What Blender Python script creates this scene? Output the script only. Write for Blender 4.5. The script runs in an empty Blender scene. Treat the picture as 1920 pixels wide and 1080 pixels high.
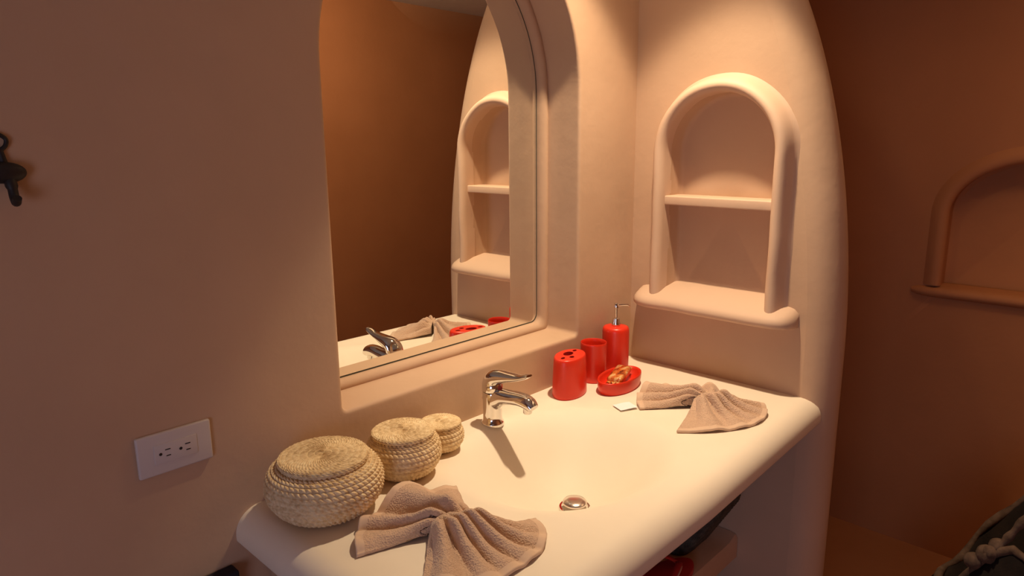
import bpy, bmesh, math, random
from mathutils import Vector, Matrix, noise
random.seed(7)
S = bpy.context.scene
COL = S.collection
ZC = 0.82            # height of the counter top above the floor (everything below is written with counter top at z = 0)
pi = math.pi

# ------------------------------------------------------------------ camera
YAW, PITCH, ROLL, FPX = math.radians(46.15), math.radians(12.0), math.radians(-.52), 1285.0
f = Vector((math.sin(YAW)*math.cos(PITCH), math.cos(YAW)*math.cos(PITCH), -math.sin(PITCH)))
r0 = Vector((math.cos(YAW), -math.sin(YAW), 0)); u0 = r0.cross(f)
c_, s_ = math.cos(ROLL), math.sin(ROLL)
rr = c_*r0 + s_*u0; uu = -s_*r0 + c_*u0
cam = bpy.data.cameras.new('camera'); camo = bpy.data.objects.new('camera', cam); COL.objects.link(camo)
cam.sensor_width = 36; cam.lens = FPX*36/1920; cam.clip_start = .02
camo.matrix_world = Matrix(((rr.x, uu.x, -f.x, -1.716), (rr.y, uu.y, -f.y, -1.147), (rr.z, uu.z, -f.z, .65), (0, 0, 0, 1)))
S.camera = camo

# ------------------------------------------------------------------ materials
def new_mat(name):
    m = bpy.data.materials.new(name); m.use_nodes = True
    nt = m.node_tree; b = nt.nodes['Principled BSDF']
    return m, nt, b
def N(nt, t, **kw):
    n = nt.nodes.new(t)
    for k, v in kw.items():
        if k.startswith('i_'): n.inputs[k[2:].replace('_', ' ')].default_value = v
        else: setattr(n, k, v)
    return n
def ramp(nt, fac, stops):
    r = nt.nodes.new('ShaderNodeValToRGB'); el = r.color_ramp.elements
    while len(el) < len(stops): el.new(.5)
    for e, (p, c) in zip(el, stops): e.position = p; e.color = (*c, 1)
    nt.links.new(fac, r.inputs[0]); return r.outputs[0]
def bump(nt, b, h, strength, dist):
    n = N(nt, 'ShaderNodeBump'); n.inputs['Strength'].default_value = strength; n.inputs['Distance'].default_value = dist
    nt.links.new(h, n.inputs['Height']); nt.links.new(n.outputs[0], b.inputs['Normal']); return n
def mottled(name, c1, c2, scale=3., rough=.7, bscale=60., bstr=.25, bdist=.002, spec=.3, trowel=True):
    m, nt, b = new_mat(name)
    tc = N(nt, 'ShaderNodeTexCoord'); o = tc.outputs['Object']
    n1 = N(nt, 'ShaderNodeTexNoise'); n1.inputs['Scale'].default_value = scale; n1.inputs['Detail'].default_value = 5
    nt.links.new(o, n1.inputs['Vector'])
    nt.links.new(ramp(nt, n1.outputs[0], [(.3, c1), (.7, c2)]), b.inputs['Base Color'])
    n2 = N(nt, 'ShaderNodeTexNoise'); n2.inputs['Scale'].default_value = bscale; n2.inputs['Detail'].default_value = 4
    nt.links.new(o, n2.inputs['Vector'])
    h = n2.outputs[0]
    if trowel:
        n3 = N(nt, 'ShaderNodeTexNoise'); n3.inputs['Scale'].default_value = 7; n3.inputs['Detail'].default_value = 2
        nt.links.new(o, n3.inputs['Vector'])
        mx = N(nt, 'ShaderNodeMath', operation='MULTIPLY_ADD'); mx.inputs[1].default_value = 5.
        nt.links.new(n3.outputs[0], mx.inputs[0]); nt.links.new(h, mx.inputs[2]); h = mx.outputs[0]
    bump(nt, b, h, bstr, bdist)
    b.inputs['Roughness'].default_value = rough; b.inputs['Specular IOR Level'].default_value = spec
    return m
def plain(name, col, rough=.5, metal=0., spec=.5, coat=0.):
    m, nt, b = new_mat(name)
    b.inputs['Base Color'].default_value = (*col, 1); b.inputs['Roughness'].default_value = rough
    b.inputs['Metallic'].default_value = metal; b.inputs['Specular IOR Level'].default_value = spec
    if coat: b.inputs['Coat Weight'].default_value = coat; b.inputs['Coat Roughness'].default_value = .08
    return m
M = {}
M['plaster'] = mottled('sand plaster', (.525, .352, .235), (.58, .395, .27))
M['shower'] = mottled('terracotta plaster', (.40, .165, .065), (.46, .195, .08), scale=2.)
M['counter'] = mottled('polished cement', (.82, .73, .60), (.88, .79, .655), scale=4., rough=.55, bscale=30, bstr=.08, bdist=.002, spec=.3)
M['white_plaster'] = mottled('pale smooth plaster', (.61, .43, .31), (.66, .47, .345), rough=.6, bstr=.15)
M['floor'] = mottled('floor cement', (.31, .13, .055), (.37, .16, .07), rough=.5)
M['ceiling'] = mottled('grey ceiling', (.66, .68, .58), (.74, .76, .66))
M['chrome'] = plain('chrome', (.78, .76, .74), .07, 1.)
M['dark_gap'] = plain('dark gap', (.02, .018, .015), .6)
M['mirror'] = plain('silvered glass', (.90, .91, .87), 0., 1.)
M['glass_edge'] = plain('dark glass edge', (.05, .06, .05), .3)
M['red'] = plain('red ceramic', (.70, .030, .010), .34, 0, .5)
M['red_shaded'] = plain('shaded red ceramic', (.40, .012, .012), .5)  # darker copy of the red: shade inside the holes put into the colour
M['plate'] = mottled('white plastic plate', (.62, .56, .54), (.64, .58, .56), rough=.35, bstr=.0, trowel=False)
M['slot'] = plain('slot black', (.015, .012, .012), .6)
M['iron'] = mottled('black iron', (.012, .010, .010), (.022, .018, .018), rough=.5, bscale=90, bstr=.3, spec=.4, trowel=False)
M['white_tag'] = plain('white cloth tag', (.86, .86, .88), .8)
M['clear'] = plain('pale plastic', (.80, .68, .52), .25)
M['navy'] = mottled('dark navy cloth', (.018, .014, .022), (.03, .024, .034), rough=.9, bscale=200, trowel=False)
M['rubber_red'] = plain('red rubber', (.50, .025, .02), .5)
M['rubber_edge'] = plain('pale rubber edge', (.70, .36, .26), .6)
M['sack'] = mottled('dark woven cloth', (.006, .003, .002), (.016, .009, .006), scale=20, rough=.95, bscale=160, bstr=.6, trowel=False)
M['rope'] = mottled('rough cord', (.055, .032, .02), (.13, .08, .055), scale=40, rough=.95, bscale=150, bstr=.6, trowel=False)

def straw():
    m, nt, b = new_mat('seagrass straw')
    tc = N(nt, 'ShaderNodeTexCoord')
    n1 = N(nt, 'ShaderNodeTexNoise'); n1.inputs['Scale'].default_value = 130; n1.inputs['Detail'].default_value = 3
    nt.links.new(tc.outputs['Object'], n1.inputs['Vector'])
    n2 = N(nt, 'ShaderNodeTexNoise'); n2.inputs['Scale'].default_value = 14
    nt.links.new(tc.outputs['Object'], n2.inputs['Vector'])
    mx = N(nt, 'ShaderNodeMath', operation='MULTIPLY_ADD'); mx.inputs[1].default_value = .35
    nt.links.new(n2.outputs[0], mx.inputs[0])
    mu = N(nt, 'ShaderNodeMath', operation='MULTIPLY'); mu.inputs[1].default_value = .65
    nt.links.new(n1.outputs[0], mu.inputs[0]); nt.links.new(mu.outputs[0], mx.inputs[2])
    nt.links.new(ramp(nt, mx.outputs[0], [(.32, (.54, .37, .19)), (.5, (.77, .59, .35)), (.66, (.86, .73, .49))]), b.inputs['Base Color'])
    b.inputs['Roughness'].default_value = .75; b.inputs['Specular IOR Level'].default_value = .25
    bump(nt, b, n1.outputs[0], .4, .002)
    return m
M['straw'] = straw()
def dark_weave():
    m, nt, b = new_mat('dark grey wicker')
    tc = N(nt, 'ShaderNodeTexCoord')
    n1 = N(nt, 'ShaderNodeTexNoise'); n1.inputs['Scale'].default_value = 60
    nt.links.new(tc.outputs['Object'], n1.inputs['Vector'])
    nt.links.new(ramp(nt, n1.outputs[0], [(.3, (.03, .028, .022)), (.7, (.085, .08, .06))]), b.inputs['Base Color'])
    b.inputs['Roughness'].default_value = .8
    return m
M['wicker'] = dark_weave()
def terry():
    m, nt, b = new_mat('taupe terry cloth')
    tc = N(nt, 'ShaderNodeTexCoord')
    n1 = N(nt, 'ShaderNodeTexNoise'); n1.inputs['Scale'].default_value = 420; n1.inputs['Detail'].default_value = 2
    nt.links.new(tc.outputs['Object'], n1.inputs['Vector'])
    n2 = N(nt, 'ShaderNodeTexVoronoi'); n2.inputs['Scale'].default_value = 330
    nt.links.new(tc.outputs['Object'], n2.inputs['Vector'])
    uv = N(nt, 'ShaderNodeUVMap'); sp = N(nt, 'ShaderNodeSeparateXYZ'); nt.links.new(uv.outputs[0], sp.inputs[0])
    # flat woven hem band at the end of the cloth (uv.x close to 1)
    g = N(nt, 'ShaderNodeMath', operation='GREATER_THAN'); g.inputs[1].default_value = .895
    nt.links.new(sp.outputs[0], g.inputs[0])
    c1 = ramp(nt, n1.outputs[0], [(.3, (.53, .36, .255)), (.7, (.63, .44, .32))])
    mix = N(nt, 'ShaderNodeMix', data_type='RGBA'); nt.links.new(g.outputs[0], mix.inputs[0])
    nt.links.new(c1, mix.inputs[6]); mix.inputs[7].default_value = (.66, .475, .345, 1)
    nt.links.new(mix.outputs[2], b.inputs['Base Color'])
    inv = N(nt, 'ShaderNodeMath', operation='SUBTRACT'); inv.inputs[0].default_value = 1.; nt.links.new(g.outputs[0], inv.inputs[1])
    hh = N(nt, 'ShaderNodeMath', operation='MULTIPLY'); nt.links.new(n2.outputs[0], hh.inputs[0]); nt.links.new(inv.outputs[0], hh.inputs[1])
    bump(nt, b, hh.outputs[0], .55, .003)
    b.inputs['Roughness'].default_value = .95; b.inputs['Specular IOR Level'].default_value = .1
    b.inputs['Sheen Weight'].default_value = .25
    return m
M['terry'] = terry()
def wrapper():
    m, nt, b = new_mat('printed soap wrapper')
    tc = N(nt, 'ShaderNodeTexCoord')
    mp = N(nt, 'ShaderNodeMapping'); mp.inputs['Scale'].default_value = (26, 60, 40); nt.links.new(tc.outputs['Object'], mp.inputs['Vector'])
    n1 = N(nt, 'ShaderNodeTexNoise'); n1.inputs['Scale'].default_value = 1.; n1.inputs['Detail'].default_value = 3
    nt.links.new(mp.outputs[0], n1.inputs['Vector'])
    nt.links.new(ramp(nt, n1.outputs[0], [(.34, (.10, .03, .012)), (.44, (.55, .11, .02)), (.52, (.62, .27, .07)), (.60, (.74, .50, .25)), (.68, (.50, .13, .03))]), b.inputs['Base Color'])
    b.inputs['Roughness'].default_value = .22; b.inputs['Coat Weight'].default_value = .5
    return m
M['wrapper'] = wrapper()

# ------------------------------------------------------------------ mesh helpers
def raw(name, verts, faces, mat, parent=None, smooth=True, loc=None, sharp=40):
    me = bpy.data.meshes.new(name)
    l = Vector(loc) if loc is not None else Vector((0, 0, 0))
    me.from_pydata([Vector(v) - l for v in verts], [], faces); me.update()
    bm = bmesh.new(); bm.from_mesh(me); bmesh.ops.remove_doubles(bm, verts=bm.verts, dist=1e-6); bmesh.ops.recalc_face_normals(bm, faces=bm.faces); bm.to_mesh(me); bm.free()
    if smooth:
        for p in me.polygons: p.use_smooth = True
        me.set_sharp_from_angle(angle=math.radians(sharp))
    me.materials.append(mat if not isinstance(mat, str) else M[mat])
    o = bpy.data.objects.new(name, me); COL.objects.link(o); o.location = l
    if parent: o.parent = parent
    return o
def empty(name, loc, label, cat, group=None):
    o = bpy.data.objects.new(name, None); COL.objects.link(o); o.location = loc; o.empty_display_size = .05
    return tag(o, label, cat, group)
def tag(o, label, cat, group=None, kind=None):
    o['label'] = label; o['category'] = cat
    if group: o['group'] = group
    if kind: o['kind'] = kind
    return o
def struct(o, label=None, cat=None):
    o['kind'] = 'structure'
    if label: o['label'] = label
    if cat: o['category'] = cat
    return o
class MB:
    def __init__(s): s.v = []; s.f = []
    def add(s, v, fc):
        n = len(s.v); s.v += [Vector(a) for a in v]; s.f += [tuple(i+n for i in q) for q in fc]; return s
    def grid(s, rows, cu=False, cv=False):       # rows of equal length -> quads; cu closes along a row, cv closes across rows
        R, Cn = len(rows), len(rows[0]); fc = []
        for i in range(R if cv else R-1):
            for j in range(Cn if cu else Cn-1):
                a, b = i*Cn+j, i*Cn+(j+1) % Cn; i2 = (i+1) % R
                fc.append((a, b, i2*Cn+(j+1) % Cn, i2*Cn+j))
        return s.add([p for r in rows for p in r], fc)
    def fan(s, ring, c=None):
        c = c if c is not None else sum((Vector(p) for p in ring), Vector())/len(ring)
        n = len(ring); return s.add(list(ring)+[c], [(i, (i+1) % n, n) for i in range(n)])
    def loft(s, rings, cap0=True, cap1=True):
        s.grid(rings, cu=True)
        if cap0: s.fan(rings[0])
        if cap1: s.fan(rings[-1])
        return s
    def lathe(s, prof, c=(0, 0, 0), n=48, sx=1., sy=1., rot=0., cap0=True, cap1=True):   # prof: (r, z)
        rings = []
        for r, z in prof:
            ring = []
            for k in range(n):
                a = 2*pi*k/n; x, y = r*sx*math.cos(a), r*sy*math.sin(a)
                ring.append((c[0]+x*math.cos(rot)-y*math.sin(rot), c[1]+x*math.sin(rot)+y*math.cos(rot), c[2]+z))
            rings.append(ring)
        return s.loft(rings, cap0, cap1)
    def tube(s, pts, rad, n=12, flat=1., up=None, cap=True):
        pts = [Vector(p) for p in pts]; rings = []; side = None
        for i, p in enumerate(pts):
            t = (pts[min(i+1, len(pts)-1)]-pts[max(i-1, 0)]).normalized()
            ref = Vector(up) if up else (Vector((0, 0, 1)) if abs(t.z) < .9 else Vector((1, 0, 0)))
            if side is None or up: a = t.cross(ref).normalized()
            else: a = (side-t*side.dot(t)).normalized()
            side = a; b = a.cross(t).normalized()
            r = rad[i] if isinstance(rad, (list, tuple)) else rad
            ra, rb = r if isinstance(r, (list, tuple)) else (r, r*flat)
            rings.append([p+a*ra*math.cos(2*pi*k/n)+b*rb*math.sin(2*pi*k/n) for k in range(n)])
        return s.loft(rings, cap, cap)
    def box(s, lo, hi, bev=0., seg=3, rotz=0., piv=None):
        bm = bmesh.new(); bmesh.ops.create_cube(bm, size=1)
        for v in bm.verts: v.co = Vector([lo[i]+(v.co[i]+.5)*(hi[i]-lo[i]) for i in range(3)])
        if bev: bmesh.ops.bevel(bm, geom=bm.edges[:], offset=bev, segments=seg, profile=.5, affect='EDGES')
        if rotz:
            pv = Vector(piv) if piv else (Vector(lo)+Vector(hi))/2
            for v in bm.verts: v.co = pv+Matrix.Rotation(rotz, 3, 'Z')@(v.co-pv)
        bm.verts.index_update()
        s.add([v.co.copy() for v in bm.verts], [tuple(v.index for v in fc.verts) for fc in bm.faces]); bm.free(); return s
    def build(s, name, mat, parent=None, **kw): return raw(name, s.v, s.f, mat, parent, **kw)
def catmull(pts, n):
    P = [Vector(p) for p in pts]; P = [P[0]*2-P[1]]+P+[P[-1]*2-P[-2]]; out = []
    segs = len(P)-3
    for k in range(n):
        t = k/(n-1)*segs; i = min(int(t), segs-1); u = t-i
        a, b, c, d = P[i], P[i+1], P[i+2], P[i+3]
        out.append(.5*((2*b)+(c-a)*u+(2*a-5*b+4*c-d)*u*u+(3*b-a-3*c+d)*u**3))
    return out
def smoothstep(a, b, x):
    t = max(0, min(1, (x-a)/(b-a))); return t*t*(3-2*t)

# ------------------------------------------------------------------ room shell
X0, X1, X2, Y0, CEIL, FL = -3.0, .95, 2.2, -2.26, 1.52, -.82

def arch(i, xl, xr, zb, R, zs_l, zs_r, rf, n=(7, 24, 26, 72, 26)):
    """closed arch outline shrunk by i: bottom corners with fillets, straight sides, round head"""
    xl, xr, zb, R = xl+i, xr-i, zb+i, (xr-xl)/2-i if R is None else R-i
    rf = max(rf, .002); P = []
    for k in range(n[0]): a = pi+pi/2*k/(n[0]-1); P.append((xl+rf+rf*math.cos(a), zb+rf+rf*math.sin(a)))
    for k in range(1, n[1]): P.append((xl+rf+(xr-xl-2*rf)*k/n[1], zb))
    for k in range(n[0]): a = -pi/2+pi/2*k/(n[0]-1); P.append((xr-rf+rf*math.cos(a), zb+rf+rf*math.sin(a)))
    for k in range(1, n[2]): P.append((xr, zb+rf+(zs_r-zb-rf)*k/n[2]))
    cx = (xl+xr)/2; rx = (xr-xl)/2
    for k in range(n[3]+1):
        a = pi*k/n[3]; zs = zs_r+(zs_l-zs_r)*smoothstep(0, 1, k/n[3])
        P.append((cx+rx*math.cos(a), zs+R*math.sin(a)))
    for k in range(1, n[2]): P.append((xl, zs_l+(zb+rf-zs_l)*k/n[2]))
    return P
def ray_to_poly(c, d, poly):
    best = None
    for k in range(len(poly)):
        a, b = poly[k], poly[(k+1) % len(poly)]
        ex, ey = b[0]-a[0], b[1]-a[1]; den = d[0]*ey-d[1]*ex
        if abs(den) < 1e-12: continue
        t = ((a[0]-c[0])*ey-(a[1]-c[1])*ex)/den; u = ((a[0]-c[0])*d[1]-(a[1]-c[1])*d[0])/den
        if t > 0 and -1e-9 <= u <= 1+1e-9 and (best is None or t < best): best = t
    return (c[0]+d[0]*best, c[1]+d[1]*best)
def outer_ring(outline, c, poly, corners):
    out = [ray_to_poly(c, (p[0]-c[0], p[1]-c[1]), poly) for p in outline]
    for q in corners:
        k = min(range(len(out)), key=lambda j: (out[j][0]-q[0])**2+(out[j][1]-q[1])**2); out[k] = q
    return out

NL, NR, NB, NS = -1.015, -.2605, .1215, .78          # mirror niche in the wall (x range, sill height, springing)
ND = .136
def niche(i, rf): return arch(i, NL, NR, NB, None, NS+.02, NS, rf)
rect = [(X0, FL), (X1, FL), (X1, CEIL), (X0, CEIL)]
rings = []
base = niche(-.012, .022)
far = outer_ring(base, ((NL+NR)/2, .5), rect, rect)
rings.append([(x, 0, z) for x, z in far])
for t in (.5, .9): rings.append([(a[0]+(b[0]-a[0])*t, 0, a[1]+(b[1]-a[1])*t) for a, b in zip(far, base)])
rings.append([(x, 0, z) for x, z in base])
for k in range(0, 6):
    a = pi/2*k/5; rings.append([(x, .008-.008*math.cos(a), z) for x, z in niche(-.008+.008*math.sin(a), .020-.008*math.sin(a))])
for y in (.014, .06, .106): rings.append([(x, y, z) for x, z in niche(0, .012)])
for ii, y in ((.001, .1085), (.004, .1075), (.008, .1070), (.0125, .1085), (.0165, .1120), (.0195, .1165), (.0212, .1220), (.0218, .1290), (.0222, .1360)):
    rings.append([(x, y, z) for x, z in niche(ii, .012+ii*.5)])
rings.append([(x, ND, z) for x, z in niche(.03, .022)])
mb = MB().grid(rings, cu=True); mb.fan(rings[-1], (-.638, ND, .5))
struct(mb.build('wall_back', 'plaster'), 'sand plaster wall with the arched mirror niche', 'wall')

# mirror set into the niche
mg = empty('mirror', (-.638, .13, .14), 'tall arched mirror set into the plaster niche behind the faucet', 'mirror')
def local(o_loc, pts): return [Vector(p)-Vector(o_loc) for p in pts]
def mir(i, rf): return arch(.0224+i, NL, NR, NB, None, NS+.02, NS, rf)
L = mg.location
def my(x): return .131-.006*(-.284-x)
fr = [(x, my(x), z) for x, z in mir(.0032, .024)]
mb = MB(); mb.fan(local(L, fr), Vector((-.638, my(-.638), .5))-L); mb.build('mirror_glass', 'mirror', mg, smooth=False)
mb = MB(); mb.grid([local(L, fr), local(L, [(x, my(x)+.0004, z) for x, z in mir(0, .024)]), local(L, [(x, .1355, z) for x, z in mir(0, .024)])], cu=True)
e = mb.build('mirror_edge', 'glass_edge', mg); e['label'] = 'thin dark edge of the glass'

# partition wall (rounded fin) with its arched shelf niche
RN = .07
def fin_profile(n=70):
    P = [(-.597, FL), (-.597, -.5), (-.597, -.2), (-.597, .0)]
    for k in range(n+1):
        a = pi/2*k/n; P.append((-.597*math.cos(a), .1+1.30*math.sin(a)))
    return P
FP = fin_profile()
def fin_norm(k):
    a, b = FP[max(k-1, 0)], FP[min(k+1, len(FP)-1)]
    t = Vector((b[0]-a[0], b[1]-a[1])).normalized(); n = Vector((-t.y, t.x))
    if k == 0: n = Vector((-1, 0))
    return n
rows = []
for k in range(len(FP)):
    n = fin_norm(k); row = []
    for j in range(13):
        a = pi*j/12; off = RN*(1-math.sin(a))
        row.append((RN-RN*math.cos(a), min(.02, FP[k][0]-n.x*off), FP[k][1]-n.y*off))
    rows.append(row)
mb = MB().grid(rows)
face_poly = [(r[0][1], r[0][2]) for r in rows]
cut = [p for p in face_poly if p[0] < 0]
poly = cut+[(0, cut[-1][1]), (0, FL)]
YL, YR, NZB, NTOP = -.427, -.118, .20, .772
def fniche(i, rf): return arch(i, YL, YR, NZB, None, .618, .618, rf, n=(5, 16, 24, 40, 24))
fo = fniche(-.004, .01)
cc = (-.27, .45)
fr_ = outer_ring(fo, cc, poly, [(0, FL), cut[0], (0, cut[-1][1])])
R_ = [[(0, y, z) for y, z in fr_], [(0, a[0]+(b[0]-a[0])*.8, a[1]+(b[1]-a[1])*.8) for a, b in zip(fr_, fo)], [(0, y, z) for y, z in fo],
      [(.004, y, z) for y, z in fniche(0, .01)], [(.05, y, z) for y, z in fniche(0, .01)], [(.056, y, z) for y, z in fniche(.003, .01)], [(.062, y, z) for y, z in fniche(.012, .012)]]
R_ = [[(p[0], p[1], p[2]) for p in q] for q in R_]
mb.grid(R_, cu=True); mb.fan(R_[-1], (.062, -.27, .45))
mb.add([(2*RN, 0, FL), (2*RN, 0, 1.4)], [])
wp = struct(mb.build('wall_partition', 'plaster'), 'rounded plaster partition with an arched shelf niche', 'wall')
# back face of the fin
mb = MB(); bf = [(2*RN, y, z) for y, z in poly]; mb.fan(bf, (2*RN, -.27, .3)); struct(mb.build('partition_face', 'plaster', wp))
# raised round moulding of the niche
prof = [(0, -.01), (0, .026), (.002, .035), (.006, .042), (.012, .0465), (.019, .0475), (.026, .044), (.031, .037), (.035, .027), (.039, .014), (.044, .003), (.054, -.003)]
path = [(YR, .20+(.618-.20)*k/20) for k in range(20)]
cy, ry = (YL+YR)/2, (YR-YL)/2
for k in range(41): a = pi*k/40; path.append((cy+ry*math.cos(a), .618+ry*math.sin(a)))
path += [(YL, .618-(.618-.20)*k/20) for k in range(1, 21)]
rows = []
for k, (y, z) in enumerate(path):
    if k < 20: n = (1, 0)
    elif k <= 60: a = pi*(k-20)/40; n = (math.cos(a), math.sin(a))
    else: n = (-1, 0)
    wob = .0025*noise.noise((y*9, z*9, 3))
    rows.append([(-w-(wob if w > 0 else 0), y+n[0]*(u_-.0+wob), z+n[1]*(u_+wob)) for u_, w in prof])
MB().grid(rows).build('niche_moulding', 'white_plaster', wp, sharp=70)
# sloping rounded sill under the niche
sec = [(.064, .246), (.0, .236), (-.03, .226), (-.052, .217), (-.064, .209), (-.071, .199), (-.070, .189), (-.062, .182), (-.045, .178), (-.02, .176), (.002, .170)]
rows = []
ya, yb = -.030, -.506; ns = 40
for k in range(ns+1):
    t = k/ns; y = ya+(yb-ya)*t; e = min(t, 1-t)*ns/5.; e = 1 if e >= 1 else math.sqrt(max(0, 1-(1-e)**2))
    wob = .003*noise.noise((y*14, 1, 0))
    rows.append([((x if x > 0 else x*(.25+.75*e))+wob, y, .196+(z-.196)*(.55+.45*e)+wob) for x, z in sec])
mb = MB().grid(rows); mb.fan(rows[0]); mb.fan(rows[-1]); mb.build('niche_sill', 'white_plaster', wp, sharp=60)
mb = MB().box((-.022, YL-.004, .475), (.063, YR+.004, .4995), .003)
s_o = mb.build('niche_shelf', 'white_plaster', wp); s_o['label'] = 'flat shelf across the middle of the niche'

# shower wall on the far right, with its own niche frame, and the other room walls
def wall_quad(name, pts, mat, label=None): 
    o = raw(name, pts, [(0, 1, 2, 3)], mat, smooth=False); return struct(o, label, 'wall' if label else None)
SYL, SYR, SZB, STOP = -1.10, -.612, .13, .6
def snic(i, rf): return arch(i, SYL, SYR, SZB,   .175, .405, .405, rf, n=(5, 16, 16, 40, 16))
YJ = -1.10
srect = [(YJ, FL), (.0, FL), (.0, CEIL), (YJ, CEIL)]
so = snic(-.004, .012); sf = outer_ring(so, (-.84, .4), srect, srect)
R_ = [[(X1, y, z) for y, z in sf], [(X1, a[0]+(b[0]-a[0])*.85, a[1]+(b[1]-a[1])*.85) for a, b in zip(sf, so)], [(X1, y, z) for y, z in so],
      [(X1+.004, y, z) for y, z in snic(0, .012)], [(X1+.07, y, z) for y, z in snic(0, .012)], [(X1+.08, y, z) for y, z in snic(.012, .012)]]
mb = MB().grid(R_, cu=True); mb.fan(R_[-1], (X1+.08, -.84, .4))
mb.add([(X1, YJ, FL), (X2, YJ, FL), (X2, YJ, CEIL), (X1, YJ, CEIL)], [(0, 1, 2, 3)]); mb.add([(X2, YJ, FL), (X2, Y0, FL), (X2, Y0, CEIL), (X2, YJ, CEIL)], [(0, 1, 2, 3)])
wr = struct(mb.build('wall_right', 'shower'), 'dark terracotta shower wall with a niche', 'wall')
rows = []
sp = [(-.004, -.01), (-.004, .006), (.004, .013), (.014, .016), (.026, .014), (.040, .006), (.052, -.002)]
spath = snic(0, .012); 
i0 = 5+15+5
core = spath[i0:]
for k, (y, z) in enumerate(core):
    a, b = core[max(k-1, 0)], core[min(k+1, len(core)-1)]
    t = Vector((b[0]-a[0], b[1]-a[1])).normalized(); n = Vector((t.y, -t.x))
    rows.append([(X1-w, y+n.x*u_, z+n.y*u_) for u_, w in sp])
MB().grid(rows).build('niche_moulding', 'shower', wr, sharp=70)
rows = []
for k in range(31):
    t = k/30; y = -.530+(-1.15+.530)*t; e = min(t, 1-t)*30/4.; e = 1 if e >= 1 else math.sqrt(max(0, 1-(1-e)**2))
    rows.append([(X1-w*(.3+.7*e) if w > 0 else X1-w, y, 0.136+dz*(.5+.5*e)) for w, dz in [(-.06, .022), (.0, .018), (.016, .012), (.024, .0), (.020, -.012), (.010, -.018), (-.003, -.022)]])
mb = MB().grid(rows); mb.fan(rows[0]); mb.fan(rows[-1]); mb.build('niche_sill', 'shower', wr, sharp=60)

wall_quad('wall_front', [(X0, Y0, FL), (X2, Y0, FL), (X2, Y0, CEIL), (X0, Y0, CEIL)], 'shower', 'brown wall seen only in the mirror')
# left wall with a doorway that lets weak daylight in
dy0, dy1, dz1 = -1.95, -1.0, 1.15
wl = raw('wall_left', [(X0, Y0, FL), (X0, dy0, FL), (X0, dy0, dz1), (X0, dy1, dz1), (X0, dy1, FL), (X0, 0, FL), (X0, 0, CEIL), (X0, Y0, CEIL), (X0, dy0, CEIL), (X0, dy1, CEIL)],
     [(0, 1, 8, 7), (2, 3, 9, 8), (4, 5, 6, 9), ], 'plaster', smooth=False)
struct(wl)
struct(raw('floor', [(X0, Y0, FL), (X2, Y0, FL), (X2, .0, FL), (X0, .0, FL)], [(0, 1, 2, 3)], 'floor', smooth=False))
struct(raw('ceiling', [(X0, Y0, CEIL), (X2, Y0, CEIL), (X2, .0, CEIL), (X0, .0, CEIL)], [(0, 1, 2, 3)], 'ceiling', smooth=False))

# ------------------------------------------------------------------ vanity counter with moulded basin
BX, BY, BA, BB, BD = -.655, -.285, .272, .226, .122
def basin_h(x, y):
    q = ((x-BX)/BA)**2+((y-BY)/BB)**2
    if q >= 1: return 0.
    return -BD*(1-max(0, q-.03)/.97)**1.65
van = empty('vanity_counter', (-.62, -.3, FL), 'cream cement vanity counter with a moulded oval basin and open shelf below', 'bathroom counter')
ys = [(.0-.545*k/110, 0) for k in range(111)]
for k in range(1, 10): a = pi/2*k/9; ys.append((-.545-.052*math.sin(a), -.046*(1-math.cos(a))))
ys.append((-.597, -.054))
for k in range(1, 6): a = pi/2*k/5; ys.append((-.597+.010*(1-math.cos(a)), -.054-.010*math.sin(a)))
ys += [(-.57, -.064), (-.53, -.064)]
xs = [(.014-1.219*k/220, 0) for k in range(221)]
for k in range(1, 10): a = pi/2*k/9; xs.append((-1.205-.048*math.sin(a), -.046*(1-math.cos(a))))
xs.append((-1.253, -.054))
for k in range(1, 6): a = pi/2*k/5; xs.append((-1.253+.010*(1-math.cos(a)), -.054-.010*math.sin(a)))
xs += [(-1.225, -.064), (-1.19, -.064)]
V = []; 
for (y_, zf) in ys:
    for (x, zl) in xs:
        z = max(zf+zl, -.064)
        y = y_*(1-.034*max(0, 1+x/.60))
        if zf == 0 and zl == 0:
            z = basin_h(x, y) + .0012*noise.noise((x*5, y*5, 0))*smoothstep(0, .05, -y)
        V.append(Vector((x, y, z)))
nx = len(xs); F = [(i*nx+j, (i+1)*nx+j, (i+1)*nx+j+1, i*nx+j+1) for i in range(len(ys)-1) for j in range(nx-1)]
me = bpy.data.meshes.new('tmp'); me.from_pydata(V, [], F); me.update()
nrm = [v.normal.copy() for v in me.vertices]
if nrm[30*nx+20].z < 0:
    F = [tuple(reversed(q)) for q in F]; nrm = [-n for n in nrm]
bpy.data.meshes.remove(me)
def sub(name, pred, mat):
    fs = [q for q in F if pred(sum((V[i] for i in q), Vector())/4)]
    ids = sorted({i for q in fs for i in q}); mp = {i: k for k, i in enumerate(ids)}
    me = bpy.data.meshes.new(name); me.from_pydata([V[i]-van.location for i in ids], [], [tuple(mp[i] for i in q) for q in fs]); me.update()
    for p in me.polygons: p.use_smooth = True
    me.normals_split_custom_set_from_vertices([nrm[i] for i in ids])
    me.materials.append(M[mat]); o = bpy.data.objects.new(name, me); COL.objects.link(o); o.parent = van; return o
inb = lambda p: p.z > -.2 and ((p.x-BX)/BA)**2+((p.y-BY)/BB)**2 < .985 and p.y > -.545
sub('counter_top', lambda p: not inb(p), 'counter')
bas = sub('basin', inb, 'counter')
VL = van.location
def vb(mb): mb.v = [v-VL for v in mb.v]; return mb
vb(MB().box((-1.20, -.47, FL), (-1.15, -.002, -.05), .012)).build('side_panel', 'plaster', van)
rows = []
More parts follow.
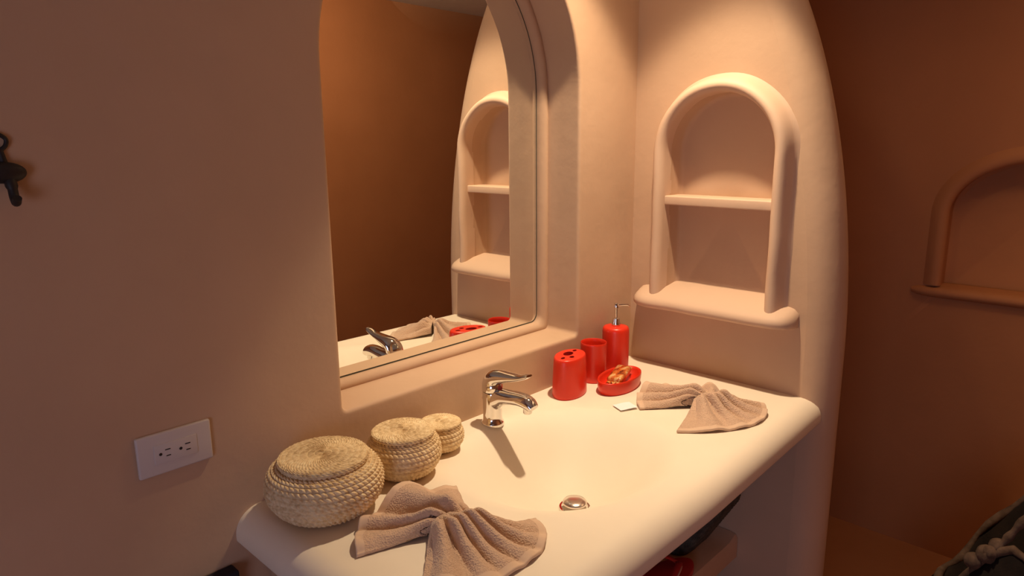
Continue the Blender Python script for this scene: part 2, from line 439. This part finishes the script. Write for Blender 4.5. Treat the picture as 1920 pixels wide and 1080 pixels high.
for k in range(31):                                         # lower shelf, with a rounded cove where it meets the partition
    x = -1.16+(1.16-.002)*k/30
    up = .012*max(0, 1-(-.002-x)/.04)**2
    rows.append([(x, -.002, -.46+up), (x, -.365, -.46+up), (x, -.378, -.463+up), (x, -.385, -.475+up), (x, -.385, -.52), (x, -.375, -.53), (x, -.002, -.53)])
vb(MB().grid(rows)).build('lower_shelf', 'plaster', van)
# drain with raised stopper (part of the basin)
dz = basin_h(-.655, -.307)+.001
d0 = Vector((-.655, -.309, dz))
dr = MB().lathe([(.0335, -.006), (.0345, .001), (.033, .0035), (.029, .0035), (.0255, .0), (.0245, -.012)], n=40, cap0=False, cap1=True)
dr.v = [v+d0-VL for v in dr.v]; fl = dr.build('drain_flange', 'chrome', bas)
dk = MB().lathe([(.024, -.003), (.004, -.002)], n=30, cap0=False); dk.v = [v+d0-VL for v in dk.v]; dk.build('drain_hole', 'dark_gap', bas)
dr = MB().lathe([(.006, -.004), (.006, .008), (.0225, .009), (.0262, .0112), (.0262, .0142), (.0235, .0172), (.014, .0192), (.004, .0197)], n=40)
dr.v = [v+d0-VL for v in dr.v]; dr.build('drain_stopper', plain('satin chrome', (.80, .74, .70), .22, 1.), bas)['label'] = 'domed chrome drain stopper, raised'

# ------------------------------------------------------------------ faucet
FX, FY = -.652, -.058
fa = empty('faucet', (FX, FY, 0), 'chrome single-lever basin faucet standing behind the moulded basin', 'faucet')
mb = MB().lathe([(.0235, -.002), (.0245, .002), (.0235, .006), (.0205, .010), (.0198, .025), (.0203, .05), (.0212, .070), (.0214, .078), (.0205, .0805)], n=40, sx=1.12, sy=1.12)
mb.build('body', 'chrome', fa)
mb = MB()     # spout, thick at the body, drooping tip; the underside flows down into the body
pts = [(0, .004, .060), (0, -.015, .066), (0, -.035, .0745), (0, -.060, .0790), (0, -.085, .0825), (0, -.105, .082), (0, -.119, .078), (0, -.129, .071)]
rad = [(.0200, .032), (.0205, .026), (.0205, .0200), (.0203, .0172), (.0200, .0162), (.0195, .0160), (.0182, .0145), (.0150, .0110)]
P2 = catmull(pts, 22); RA = []
for k in range(22):
    t = k/21*(len(rad)-1); i = min(int(t), len(rad)-2); u = t-i; RA.append((rad[i][0]*(1-u)+rad[i+1][0]*u, rad[i][1]*(1-u)+rad[i+1][1]*u))
mb.tube(P2, RA, n=24, up=(0, 0, 1)); mb.build('spout', 'chrome', fa, sharp=60)
MB().lathe([(.0095, -.010), (.0105, -.008), (.0105, .004)], c=(0, -.112, .066), n=24).build('aerator', 'chrome', fa)
mb = MB().lathe([(.0205, .0815), (.0222, .083), (.0226, .090), (.0222, .098), (.0190, .106), (.010, .110)], n=40, sx=1.1, sy=1.1)
hd = mb.build('handle', 'chrome', fa, sharp=60)
def lerp_list(ra, n):
    RA = []
    for k in range(n):
        t = k/(n-1)*(len(ra)-1); i = min(int(t), len(ra)-2); u = t-i; RA.append((ra[i][0]*(1-u)+ra[i+1][0]*u, ra[i][1]*(1-u)+ra[i+1][1]*u))
    return RA
pts = catmull([(0, .0005, .088), (0, .0005, .098), (0, -.003, .1085), (0, -.013, .1165), (0, -.030, .1215), (0, -.055, .1265), (0, -.085, .1325), (0, -.108, .1405), (0, -.117, .1445)], 34)
ra = [(.0236, .0244), (.0236, .0244), (.0215, .0244), (.0190, .0235), (.0160, .0215), (.0112, .0185), (.0072, .0150), (.0054, .0130), (.0028, .0095)]
MB().tube(pts, lerp_list(ra, 34), n=28, up=(1, 0, 0)).build('lever', 'chrome', hd, sharp=60)
mb = MB().tube([(0, -.0225, .094), (0, -.0275, .0935)], [.0062, .0052], n=16); mb.build('temperature_button', plain('button red', (.35, .03, .03), .4), hd)
MB().tube([(0, .030, -.002), (0, .030, .050), (0, .030, .056), (0, .030, .060)], [.0022, .0022, .0045, .003], n=12).build('drain_rod', 'chrome', fa)

# ------------------------------------------------------------------ woven lidded baskets
def woven(prof, rows, stitches, amp, n_per=9, m_per=9, slant=.9, radial=False):
    """surface of revolution with a stitched-rope relief; prof = smooth (r,z) list"""
    P = catmull([(a, b, 0) for a, b in prof], rows*m_per+1)
    nu = stitches*n_per; rings = []
    for k, p in enumerate(P):
        q = P[min(k+1, len(P)-1)]-P[max(k-1, 0)]; q.normalize(); nrmv = Vector((q.y, -q.x))
        v = k/m_per; row = int(v); fv = v-row; hv = math.sin(pi*min(fv, 1))**(.12 if radial else .35) if 0 < fv < 1 else (.7 if radial else 0.)
        ring = []
        for j in range(nu):
            ph = j/n_per+slant*(fv-.5)+(.5 if row % 2 else 0)+.13*noise.noise((j*.11, row*1.7, 2))
            st = abs(math.sin(pi*ph))**.7
            d = amp*(hv*(.25+.75*st)-.35)*(1+.35*noise.noise((j*.35, row*3.1, 5)))
            r = p.x+nrmv.x*d; z = p.y+nrmv.y*d; a = 2*pi*j/nu
            ring.append((max(r, .0005)*math.cos(a), max(r, .0005)*math.sin(a), z))
        rings.append(ring)
    return rings
def basket(loc, k_, kz, R, rl, H, label, rows, st, rlid):
    o = empty('lidded_basket', loc, label, 'basket', 'seagrass baskets with lids on the counter')
    pr = [(R*.50, .001), (R*.62, .004), (R*.80, H*.14), (R*.945, H*.34), (R*.985, H*.52), (R*.955, H*.70), (R*.87, H*.84), (rl*1.0, H*.90), (rl*.90, H*.93)]
    rg = woven(pr, rows, st, .0050*k_); MB().loft(rg, True, True).build('basket_body', 'straw', o, sharp=180)
    lp = [(rl*.90, H*.945), (rl*.99, H*.95), (rl*1.005, H*.985), (rl*.97, H*1.01), (rl*.85, H*1.02), (rl*.6, H*1.03), (rl*.3, H*1.037), (.003, H*1.04)]
    rg = woven(lp, rlid, int(st*1.0), .0038*k_, n_per=7, slant=1.2, radial=True); MB().loft(rg, True, True).build('basket_lid', 'straw', o, sharp=180)
    return o
basket((-1.13, -.112, .0015), 1.0, 1, .1045, .078, .103, 'largest round seagrass basket with flat lid, at the left end of the counter', 16, 58, 12)
basket((-.947, -.1035, .0015), .82, 1, .0745, .0610, .089, 'middle-sized round seagrass basket with flat lid, between the other two', 13, 48, 10)
basket((-.826, -.074, .0015), .68, 1, .0500, .0435, .061, 'smallest round seagrass basket with flat lid, nearest the faucet', 10, 38, 8)

# ------------------------------------------------------------------ red ceramic bathroom set
o = empty('soap_dispenser', (-.150, -.052, 0), 'tall red soap dispenser with chrome pump, in the counter corner', 'soap dispenser')
MB().lathe([(.034, 0), (.0365, .003), (.0378, .02), (.0382, .07), (.0379, .122), (.0372, .129), (.0345, .1338), (.0305, .1355), (.022, .1365), (.012, .137)], n=56).build('bottle', 'red', o, sharp=60)
pm = MB().lathe([(.0115, .136), (.0125, .138), (.0125, .143), (.0105, .150), (.0095, .158), (.0065, .1595), (.0040, .160), (.0040, .187), (.0065, .1885), (.0068, .200), (.0050, .2025), (.001, .203)], n=24)
pp = pm.build('pump', 'chrome', o, sharp=50)
MB().tube([(0, 0, .196), (.015, -.012, .197), (.026, -.021, .196), (.031, -.025, .191)], [.0035, .003, .0026, .002], n=12).build('nozzle', 'chrome', pp)
o = empty('tumbler', (-.2516, -.0505, 0), 'open round red tumbler standing between toothbrush holder and soap dispenser', 'cup')
MB().lathe([(.031, 0), (.0335, .002), (.0355, .02), (.0358, .06), (.0362, .105), (.0362, .109), (.0350, .1112), (.0335, .1095), (.0328, .100), (.0322, .02), (.031, .008), (.004, .007)], n=56, cap0=True, cap1=True).build('cup', 'red', o, sharp=60)

o = empty('toothbrush_holder', (-.3725, -.0645, 0), 'oval red toothbrush holder with holes in its top, left of the tumbler', 'toothbrush holder')
def ell(a, b, z, rot, n=48, c=(0, 0)):
    out = []
    for k in range(n):
        t = 2*pi*k/n; x, y = a*math.cos(t), b*math.sin(t); out.append((c[0]+x*math.cos(rot)-y*math.sin(rot), c[1]+x*math.sin(rot)+y*math.cos(rot), z))
    return out
TR = .28; a0, b0 = .0615, .0395
rg = []
for s_k, z in [(1.0, 0), (1.045, .003), (1.045, .012), (1.02, .05), (.985, .085), (.965, .098), (.945, .1025), (.91, .1045), (.88, .105)]:
    rg.append(ell(a0*s_k, b0*s_k, z, TR))
mb = MB().loft(rg, True, False); mb.build('holder_body', 'red', o, sharp=60)
# top plate with three real holes
bm = bmesh.new(); loops = [ell(a0*.88, b0*.88, .105, TR)]
holes = [ell(.0185, .0120, .105, TR, 24, (.004, .009)), ell(.0080, .0060, .105, TR, 18, (-.012, -.016)), ell(.0085, .0050, .105, TR, 18, (-.036, -.006)), ell(.0085, .0050, .105, TR, 18, (.037, .014))]
edges = []
for lp in loops+holes:
    vs = [bm.verts.new(p) for p in lp]; edges += [bm.edges.new((vs[i], vs[(i+1) % len(vs)])) for i in range(len(vs))]
bmesh.ops.triangle_fill(bm, use_beauty=True, use_dissolve=False, edges=edges); bm.verts.index_update()
mb = MB().add([v.co.copy() for v in bm.verts], [tuple(v.index for v in q.verts) for q in bm.faces]); bm.free()
mb.build('holder_top', 'red', o, smooth=False)
mb = MB()
for h in holes:
    mb.grid([h, [(x, y, .085) for x, y, z in h]], cu=True); mb.fan([(x, y, .085) for x, y, z in h])
mb.build('brush_holes', 'red_shaded', o)

o = empty('soap_dish', (-.249, -.137, 0), 'oval red soap dish in front of the tumbler', 'soap dish')
DR = .12; a0, b0 = .088, .0475
prof = [(.90, 0), (.94, .003), (.985, .02), (1.0, .031), (.995, .0345), (.965, .036), (.92, .0345), (.88, .030), (.82, .019), (.6, .015), (.3, .0145)]
MB().loft([ell(a0*s_k, b0*s_k if s_k < .9 else b0*s_k, z, DR, 64) for s_k, z in prof]).build('dish', 'red', o, sharp=60)
# wrapped soap bar lying in the dish
o = empty('soap_bar', (-.246, -.134, .0148), 'soap bar in a shiny orange and brown printed wrapper, lying in the red dish', 'soap')
mb = MB().box((-.050, -.021, .014), (.050, .021, .038), .008, 3)
for v in mb.v: v.z += .002*noise.noise(v*60); v.y += .0015*noise.noise(v*80+Vector((5, 0, 0)))
mr = Matrix.Rotation(.33, 3, 'Z')@Matrix.Rotation(-.06, 3, 'Y')
mb.v = [mr@(v-Vector((0, 0, .012))) + Vector((0, 0, .0035)) for v in mb.v]; mb.build('wrapped_bar', 'wrapper', o, sharp=60)
for sgn in (-1, 1):
    rows = [[mr@Vector((sgn*(.047+.014*i/4), -.019+.038*j/10, .013+.004*math.sin(j*2.4)*(i/4)+.0035)) for j in range(11)] for i in range(5)]
    rows2 = [[p+Vector((0, 0, .002)) for p in r] for r in rows]
    ringz = [[r[0] for r in rows], [r[0] for r in rows2]]
    mb = MB(); n_ = 11; mb.grid([r+list(reversed(q)) for r, q in zip(rows, rows2)], cu=True); mb.build('wrapper_end', 'wrapper', o)

# ------------------------------------------------------------------ folded face towels
def ridge(t, t0, w, sharp):
    d = abs(t-t0)/w
    return 0 if d >= 1 else (1-d*d)**max(1.25, sharp*1.3)
def fan_surface(pinch, axis, hem, ridges, ns=46, nt=110, neck=.030, mound=.030, lift=.006, hemz=None, seed=0, shear=(0, 0)):
    """cloth fan spreading from a gathered pinch to a hem polyline; ridges = (t0, width, height near pinch, height at hem, sharpness, bend)"""
    H = catmull([(a, b, 0) for a, b in hem], nt+1); pin = Vector((*pinch, 0)); ax = Vector((*axis, 0)).normalized()
    rows = []
    for i in range(ns+1):
        s = i/ns; row = []
        for j in range(nt+1):
            t = j/nt
            p0 = pin+ax*(neck*(t*2-1))
            e = s**.85
            p = p0.lerp(H[j], e)
            z = .004+mound*math.exp(-(s/.34)**2)*(1-(2*t-1)**2*.55)+lift*(1-s)
            for (t0, w, h0, h1, sh, bend) in ridges:
                tt = t0+bend*math.sin(pi*s)
                ww = w*(.75+.25*s)
                prof_s = (h0*(1-s)+h1*s)*smoothstep(.0, .22, s)
                z += prof_s*ridge(t, tt, ww, sh)
            edge = smoothstep(0, .06, min(t, 1-t)); z = .004+(z-.004)*(.25+.75*edge)
            z += .0022*noise.noise((p.x*42+seed, p.y*42, s*2))*edge+.0010*noise.noise((p.x*130, p.y*130, seed))
            row.append(Vector((p.x+shear[0]*(z-.004), p.y+shear[1]*(z-.004), max(z, .0025))))
        rows.append(row)
    return rows
def towel(name, loc, label, fans, thick=.0055):
    verts = []; faces = []; uvs = []
    for rows in fans:
        b0_ = len(verts); R, Cn = len(rows), len(rows[0])
        for i, r in enumerate(rows):
            for j, p in enumerate(r): verts.append(p-Vector(loc)); uvs.append((i/(R-1), j/(Cn-1)))
        faces += [(b0_+i*Cn+j, b0_+i*Cn+j+1, b0_+(i+1)*Cn+j+1, b0_+(i+1)*Cn+j) for i in range(R-1) for j in range(Cn-1)]
    me = bpy.data.meshes.new(name); me.from_pydata(verts, [], faces); me.update()
    # all faces looking up
    bm = bmesh.new(); bm.from_mesh(me); bm.faces.ensure_lookup_table()
    for q in bm.faces:
        if q.normal.z < 0: q.normal_flip()
    bm.to_mesh(me); bm.free()
    uvl = me.uv_layers.new(name='UVMap')
    for lp in me.loops: uvl.data[lp.index].uv = uvs[lp.vertex_index]
    for p in me.polygons: p.use_smooth = True
    me.materials.append(M['terry'])
    o = bpy.data.objects.new(name, me); COL.objects.link(o); o.location = loc
    md = o.modifiers.new('thickness', 'SOLIDIFY'); md.thickness = thick; md.offset = 0.3; md.use_rim = True
    return tag(o, label, 'towel', 'folded taupe face towels')
LF = fan_surface((-1.022, -.352), (.62, -.78), [(-1.182, -.284), (-1.158, -.245), (-1.115, -.208), (-1.055, -.196), (-.985, -.200), (-.922, -.232)],
    [(.15, .15, .008, .012, 1.0, 0), (.36, .075, .022, .016, .8, .0), (.68, .17, .036, .036, 1.0, .0), (.93, .07, .016, .004, 1.2, 0)], mound=.026, seed=1, shear=(-.08, -.12), neck=.028)
RF = fan_surface((-1.034, -.345), (-.75, .66), [(-.905, -.420), (-.925, -.462), (-.965, -.490), (-1.02, -.497), (-1.08, -.490), (-1.13, -.462), (-1.155, -.415)],
    [(.10, .08, .014, .003, 1.1, .0), (.27, .07, .030, .005, .9, .02), (.42, .065, .034, .004, .8, .02), (.55, .055, .030, .003, .8, .01), (.68, .06, .026, .006, .9, -.01), (.87, .10, .028, .012, 1.1, -.02)], mound=.030, seed=9, neck=.034)
towel('face_towel', (-1.03, -.35, 0), 'taupe terry face towel gathered into a bow, in front of the largest basket', [LF, RF])
LF = fan_surface((-.228, -.392), (.45, -.9), [(-.352, -.270), (-.326, -.244), (-.290, -.222), (-.250, -.213), (-.205, -.222), (-.165, -.255)],
    [(.13, .12, .012, .003, 1.0, 0), (.36, .10, .024, .012, .9, .02), (.64, .15, .030, .026, 1.0, 0), (.90, .09, .020, .010, 1.1, 0)], mound=.026, seed=17, shear=(-.10, -.05))
RF = fan_surface((-.240, -.385), (-.8, .6), [(-.140, -.478), (-.152, -.502), (-.195, -.520), (-.25, -.520), (-.31, -.497), (-.365, -.460), (-.412, -.408)],
    [(.10, .09, .022, .010, 1.0, .0), (.26, .08, .030, .006, .9, .03), (.45, .06, .026, .003, .8, .01), (.60, .055, .026, .002, .8, .0), (.80, .10, .030, .004, 1.0, 0)], mound=.030, seed=23)
TF = fan_surface((-.236, -.392), (.5, -.86), [(-.172, -.292), (-.140, -.300), (-.116, -.330), (-.118, -.372)],
    [(.25, .20, .014, .016, 1.0, 0), (.70, .22, .020, .018, 1.0, 0)], ns=26, nt=50, mound=.030, seed=31, neck=.022)
tw = towel('face_towel', (-.21, -.35, 0), 'taupe terry face towel gathered into a bow, below the niche sill', [LF, RF, TF])
rows = [[(-.348+.004*j-.5*.0-.011*i, -.262+.008*j*.9+.005*i+.002*j, .004+.0008*math.sin(i*1.3)) for j in range(5)] for i in range(5)]
mb = MB().grid(rows); mb.grid([[(x, y, z+.0008) for x, y, z in r] for r in rows]); mb.v = [v-tw.location for v in mb.v]
ct = mb.build('care_tag', 'white_tag', tw); ct['label'] = 'small white care tag'

# ------------------------------------------------------------------ power outlet on the wall
OX, OZ = -1.340, .1555
o = empty('power_outlet', (OX, 0, OZ), 'white double power outlet plate on the wall left of the counter', 'outlet')
mb = MB().box((-.0595, -.0075, -.0355), (.0595, .001, .0355), .003, 3); mb.build('cover_plate', 'plate', o)
mb = MB().box((-.0345, -.0092, -.0168), (.0345, -.002, .0168), .0012, 2); ins = mb.build('socket_insert', 'plate', o)
for cx in (-.0185, .0135):
    mb = MB()
    mb.box((cx+.001, -.0096, .0045), (cx+.0095, -.0088, .0062)); mb.box((cx+.002, -.0096, -.0062), (cx+.0090, -.0088, -.0045))
    mb.lathe([(.0026, 0), (.0026, .0008)], n=16)
    for v in mb.v[-34:]: x, y, z = v; v.x, v.y, v.z = cx-.0065+x, -.0096+z, y
    mb.build('socket_slots', 'slot', ins, smooth=False)

# ------------------------------------------------------------------ black iron hook on the wall, far left
o = empty('wall_hook', (-1.512, 0, .615), 'black wrought-iron hook on the wall at the left', 'hook')
mb = MB().tube(catmull([(-.004, -.003, .022), (-.004, -.0035, .030), (-.012, -.004, .037), (-.013, -.004, .046), (-.004, -.004, .052), (.006, -.004, .046), (.005, -.004, .037), (-.002, -.0035, .030)], 28), .0028, n=10)
mb.tube([(-.002, -.003, .032), (0, -.004, .010)], [.0035, .0055], n=10); mb.build('top_loop', 'iron', o)
mb = MB(); rg = []
for k in range(13):
    a = -pi/2+pi*k/12; rg.append([(.0265*math.cos(a)*math.cos(2*pi*j/36)-.003, -.006+.011*math.sin(a)-.004, .0145*math.cos(a)*math.sin(2*pi*j/36)+.001) for j in range(36)])
mb.loft(rg); mb.build('back_plate', 'iron', o)
mb = MB().tube(catmull([(.002, -.010, -.004), (.003, -.016, -.020), (.003, -.020, -.032), (.003, -.028, -.038), (.003, -.036, -.032)], 16), [.0075]*4+[.006]*8+[.0055]*4, n=12); mb.build('prong', 'iron', o)

# ------------------------------------------------------------------ things on the shelf under the counter
o = empty('shelf_basket', (-.120, -.20, -.46), 'dark grey flared wicker basket on the shelf under the counter', 'basket')
rg = []
for k in range(60):
    t = k/59; z = .004+.30*t; hx = .088+.016*t; hy = .125+.085*min(1, 2*t); ring = []
    for j in range(200):
        a = 2*pi*j/200; cx, sy = math.cos(a), math.sin(a)
        x = math.copysign(abs(cx)**.35, cx)*hx; y = math.copysign(abs(sy)**.35, sy)*hy
        w = 1+.016*math.sin(k*1.57)*math.sin(j*2*pi/200*50+(pi if (k//4) % 2 else 0))
        ring.append((x*w, y*w, z))
    rg.append(ring)
inner = [[(x*.93, y*.93, z-.002) for x, y, z in rg[-1]], [(x*.93, y*.93, .012) for x, y, z in rg[0]]]
MB().loft(rg+inner).build('woven_wall', 'wicker', o, sharp=180)
MB().tube([(x*.97, y*.97, z+.003) for x, y, z in rg[-1]]+[(rg[-1][0][0]*.97, rg[-1][0][1]*.97, rg[-1][0][2]+.003)], .008, n=8).build('rim', 'wicker', o)
def flip_flop(loc, rz, label, tilt=0.):
    o = empty('flip_flop', loc, label, 'sandal', 'red flip-flops on the lower shelf')
    o.rotation_euler = (0, tilt, rz)
    def outl(s_, z):
        out = []
        for k in range(48):
            a = 2*pi*k/48; x = .128*math.cos(a); w = .040+.010*math.cos(a)-.006*math.cos(2*a)
            out.append((x*s_, math.sin(a)*w*s_, z))
        return out
    MB().loft([outl(.98, .0), outl(1, .003), outl(1, .009)], True, False).build('sole', 'rubber_red', o)
    MB().loft([outl(1.0, .009), outl(1.004, .011), outl(.99, .0175), outl(.95, .019)], False, True).build('footbed', 'rubber_red', o)
    sm = MB()
    for sg in (-1, 1):
        pts = catmull([(.075, 0, .018), (.066, sg*.006, .036), (.035, sg*.028, .052), (-.005, sg*.042, .040), (-.030, sg*.043, .014)], 18)
        sm.tube(pts, [(.009, .0035)]*18, n=10, up=(0, 0, 1))
    st = sm.build('strap', 'rubber_red', o)
    tm = MB()
    for sg in (-1, 1):
        pts = catmull([(.073, sg*.010, .026), (.060, sg*.016, .040), (.033, sg*.038, .052), (-.005, sg*.050, .041), (-.028, sg*.050, .016)], 16)
        tm.tube(pts, .0020, n=8)
    tm.build('strap_trim', 'rubber_edge', st)
    return o
flip_flop((-.334, -.337, -.46), -.10, 'red flip-flop nearest the shelf edge, below the counter')
flip_flop((-.345, -.238, -.46), -.16, 'red flip-flop lying further back on the shelf, left of the grey basket')

# ------------------------------------------------------------------ dark hamper at the left, below the outlet
o = empty('laundry_hamper', (-1.42, -.017, FL), 'dark navy slim hamper against the wall left of the counter', 'hamper')
mb = MB().box((-.150, -.012, 0), (.152, .014, .705), .004); mb.build('hamper_body', 'navy', o)
mb = MB().box((-.152, -.014, .705), (.154, .016, .724), .004); mb.build('hamper_lid', 'navy', o)

# ------------------------------------------------------------------ dark sack with a cord rim at the lower right
o = empty('cloth_sack', (.30, -1.15, FL), 'dark cloth sack with a knotted cord rim, standing right of the partition', 'bag')
def rimz(y):
    K = [(-.70, -.60), (-.76, -.56), (-.82, -.478), (-.87, -.40), (-.912, -.346), (-.96, -.285), (-1.0, -.285), (-1.1, -.36), (-1.25, -.48), (-1.6, -.52)]
    for a, b in zip(K, K[1:]):
        if y <= a[0] and y >= b[0]: t = (a[0]-y)/(a[0]-b[0]); return a[1]+(b[1]-a[1])*t
    return K[0][1] if y > K[0][0] else K[-1][1]
rings = []; n = 72
for k in range(20):
    t = k/19; ring = []
    for j in range(n):
        a = 2*pi*j/n; wv = 1+.03*math.sin(5*a+1)*math.sin(pi*t)+.02*noise.noise((math.cos(a)*3, math.sin(a)*3, t*4))
        bl = .86+.22*math.sin(pi*(.15+.75*t))-.08*t
        x, y = .30+.25*math.cos(a), -1.12+.36*math.sin(a)
        z = FL+(rimz(y)-FL)*t
        ring.append((.30+(x-.30)*bl*wv, -1.12+(y+1.12)*bl*wv, z))
    rings.append(ring)
top = rings[-1]
inner = [[(.30+(x-.30)*.95, -1.12+(y+1.12)*.95, z-.003) for x, y, z in top], [(.30+(x-.30)*.75, -1.12+(y+1.12)*.75, z-.10) for x, y, z in top]]
mb = MB().loft(rings+inner); mb.v = [v-o.location for v in mb.v]; mb.build('sack_body', 'sack', o, sharp=180)
mb = MB(); rp = [Vector(p) for p in top]; rp = [p+Vector((.004*math.sin(i*1.9), .004*math.cos(i*1.3), .006*math.sin(i*.9))) for i, p in enumerate(rp)]
mb.tube(rp+[rp[0]], [.009+.0025*math.sin(i*1.7) for i in range(n+1)], n=10); mb.v = [v-o.location for v in mb.v]; mb.build('cord_rim', 'rope', o, sharp=180)
kn = min(rp, key=lambda p: (p-Vector((.10, -.925, -.34))).length)
mb = MB()
for i, (dx, dy, dzz, rr_) in enumerate([(0, .02, -.01, .020), (.0, -.004, .018, .022), (.01, -.022, .042, .019), (-.008, -.012, .03, .016)]):
    c = kn+Vector((dx, dy, dzz)); rg = []
    for k in range(9):
        a = -pi/2+pi*k/8; rg.append([c+Vector((rr_*math.cos(a)*math.cos(2*pi*j/14)*(1+.2*math.sin(3*j)), rr_*math.cos(a)*math.sin(2*pi*j/14), rr_*math.sin(a))) for j in range(14)])
    mb.loft(rg)
pts = catmull([kn+Vector((0, -.02, .03)), kn+Vector((.01, -.045, .085)), kn+Vector((.015, -.075, .15)), kn+Vector((.03, -.095, .160)), kn+Vector((.06, -.12, .10)), kn+Vector((.08, -.14, .03)), kn+Vector((.09, -.16, -.02))], 40)
mb.tube(pts, [.0085+.002*math.sin(i*1.5) for i in range(40)], n=10); mb.v = [v-o.location for v in mb.v]; mb.build('knotted_handle', 'rope', o, sharp=180)

# ------------------------------------------------------------------ lights
def spot(name, loc, energy, angle, blend, radius, col, aim=(0, 0, -1)):
    l = bpy.data.lights.new(name, 'SPOT'); l.energy = energy; l.spot_size = math.radians(angle); l.spot_blend = blend; l.shadow_soft_size = radius; l.color = col
    o = bpy.data.objects.new(name, l); COL.objects.link(o); o.location = loc
    o.rotation_euler = Vector(aim).to_track_quat('-Z', 'Y').to_euler(); return o
LX, LY, LZ = -.37, -.30, 1.47
spot('ceiling_spot', (LX, LY, LZ), 55, 84, 1., .028, (1, .775, .52))
spot('ceiling_spot_beam', (LX, LY, LZ), 18, 76, .2, .028, (1, .775, .52))
spot('ceiling_spot_spill', (LX, LY, LZ), 5.5, 165, 1., .028, (1, .66, .36))
spot('shower_spot', (.42, -.95, 1.46), 8, 165, 1., .35, (1, .58, .28))
spot('wall_front_fill', (.15, -1.25, 1.46), 40, 165, 1., .12, (1, .68, .43), (.42, -1, -.75))  # added fill without a known lamp, brightens the brown wall the mirror shows
dl = bpy.data.lights.new('doorway_daylight', 'AREA'); dl.shape = 'RECTANGLE'; dl.size = .95; dl.size_y = 1.9; dl.energy = 16.; dl.color = (.74, .74, 1.)
do = bpy.data.objects.new('doorway_daylight', dl); COL.objects.link(do); do.location = (X0-.05, -1.475, .15); do.rotation_euler = Vector((1, 0, 0)).to_track_quat('-Z', 'Z').to_euler()

w = bpy.data.worlds.new('world'); S.world = w; w.use_nodes = True
w.node_tree.nodes['Background'].inputs[0].default_value = (.5, .6, .8, 1); w.node_tree.nodes['Background'].inputs[1].default_value = .15

# lift the whole scene so that the floor lies at z = 0
for ob in list(COL.objects):
    if ob.parent is None and ob.type != 'CAMERA': ob.location.z += ZC
mw = camo.matrix_world.copy(); mw.translation.z += ZC; camo.matrix_world = mw

S.view_settings.view_transform = 'Standard'; S.view_settings.look = 'None'; S.view_settings.gamma = 1
S.view_settings.exposure = 0.25; S.view_settings.use_curve_mapping = False
S.cycles.max_bounces = 10; S.cycles.diffuse_bounces = 8; S.cycles.glossy_bounces = 6
S.cycles.use_denoising = True
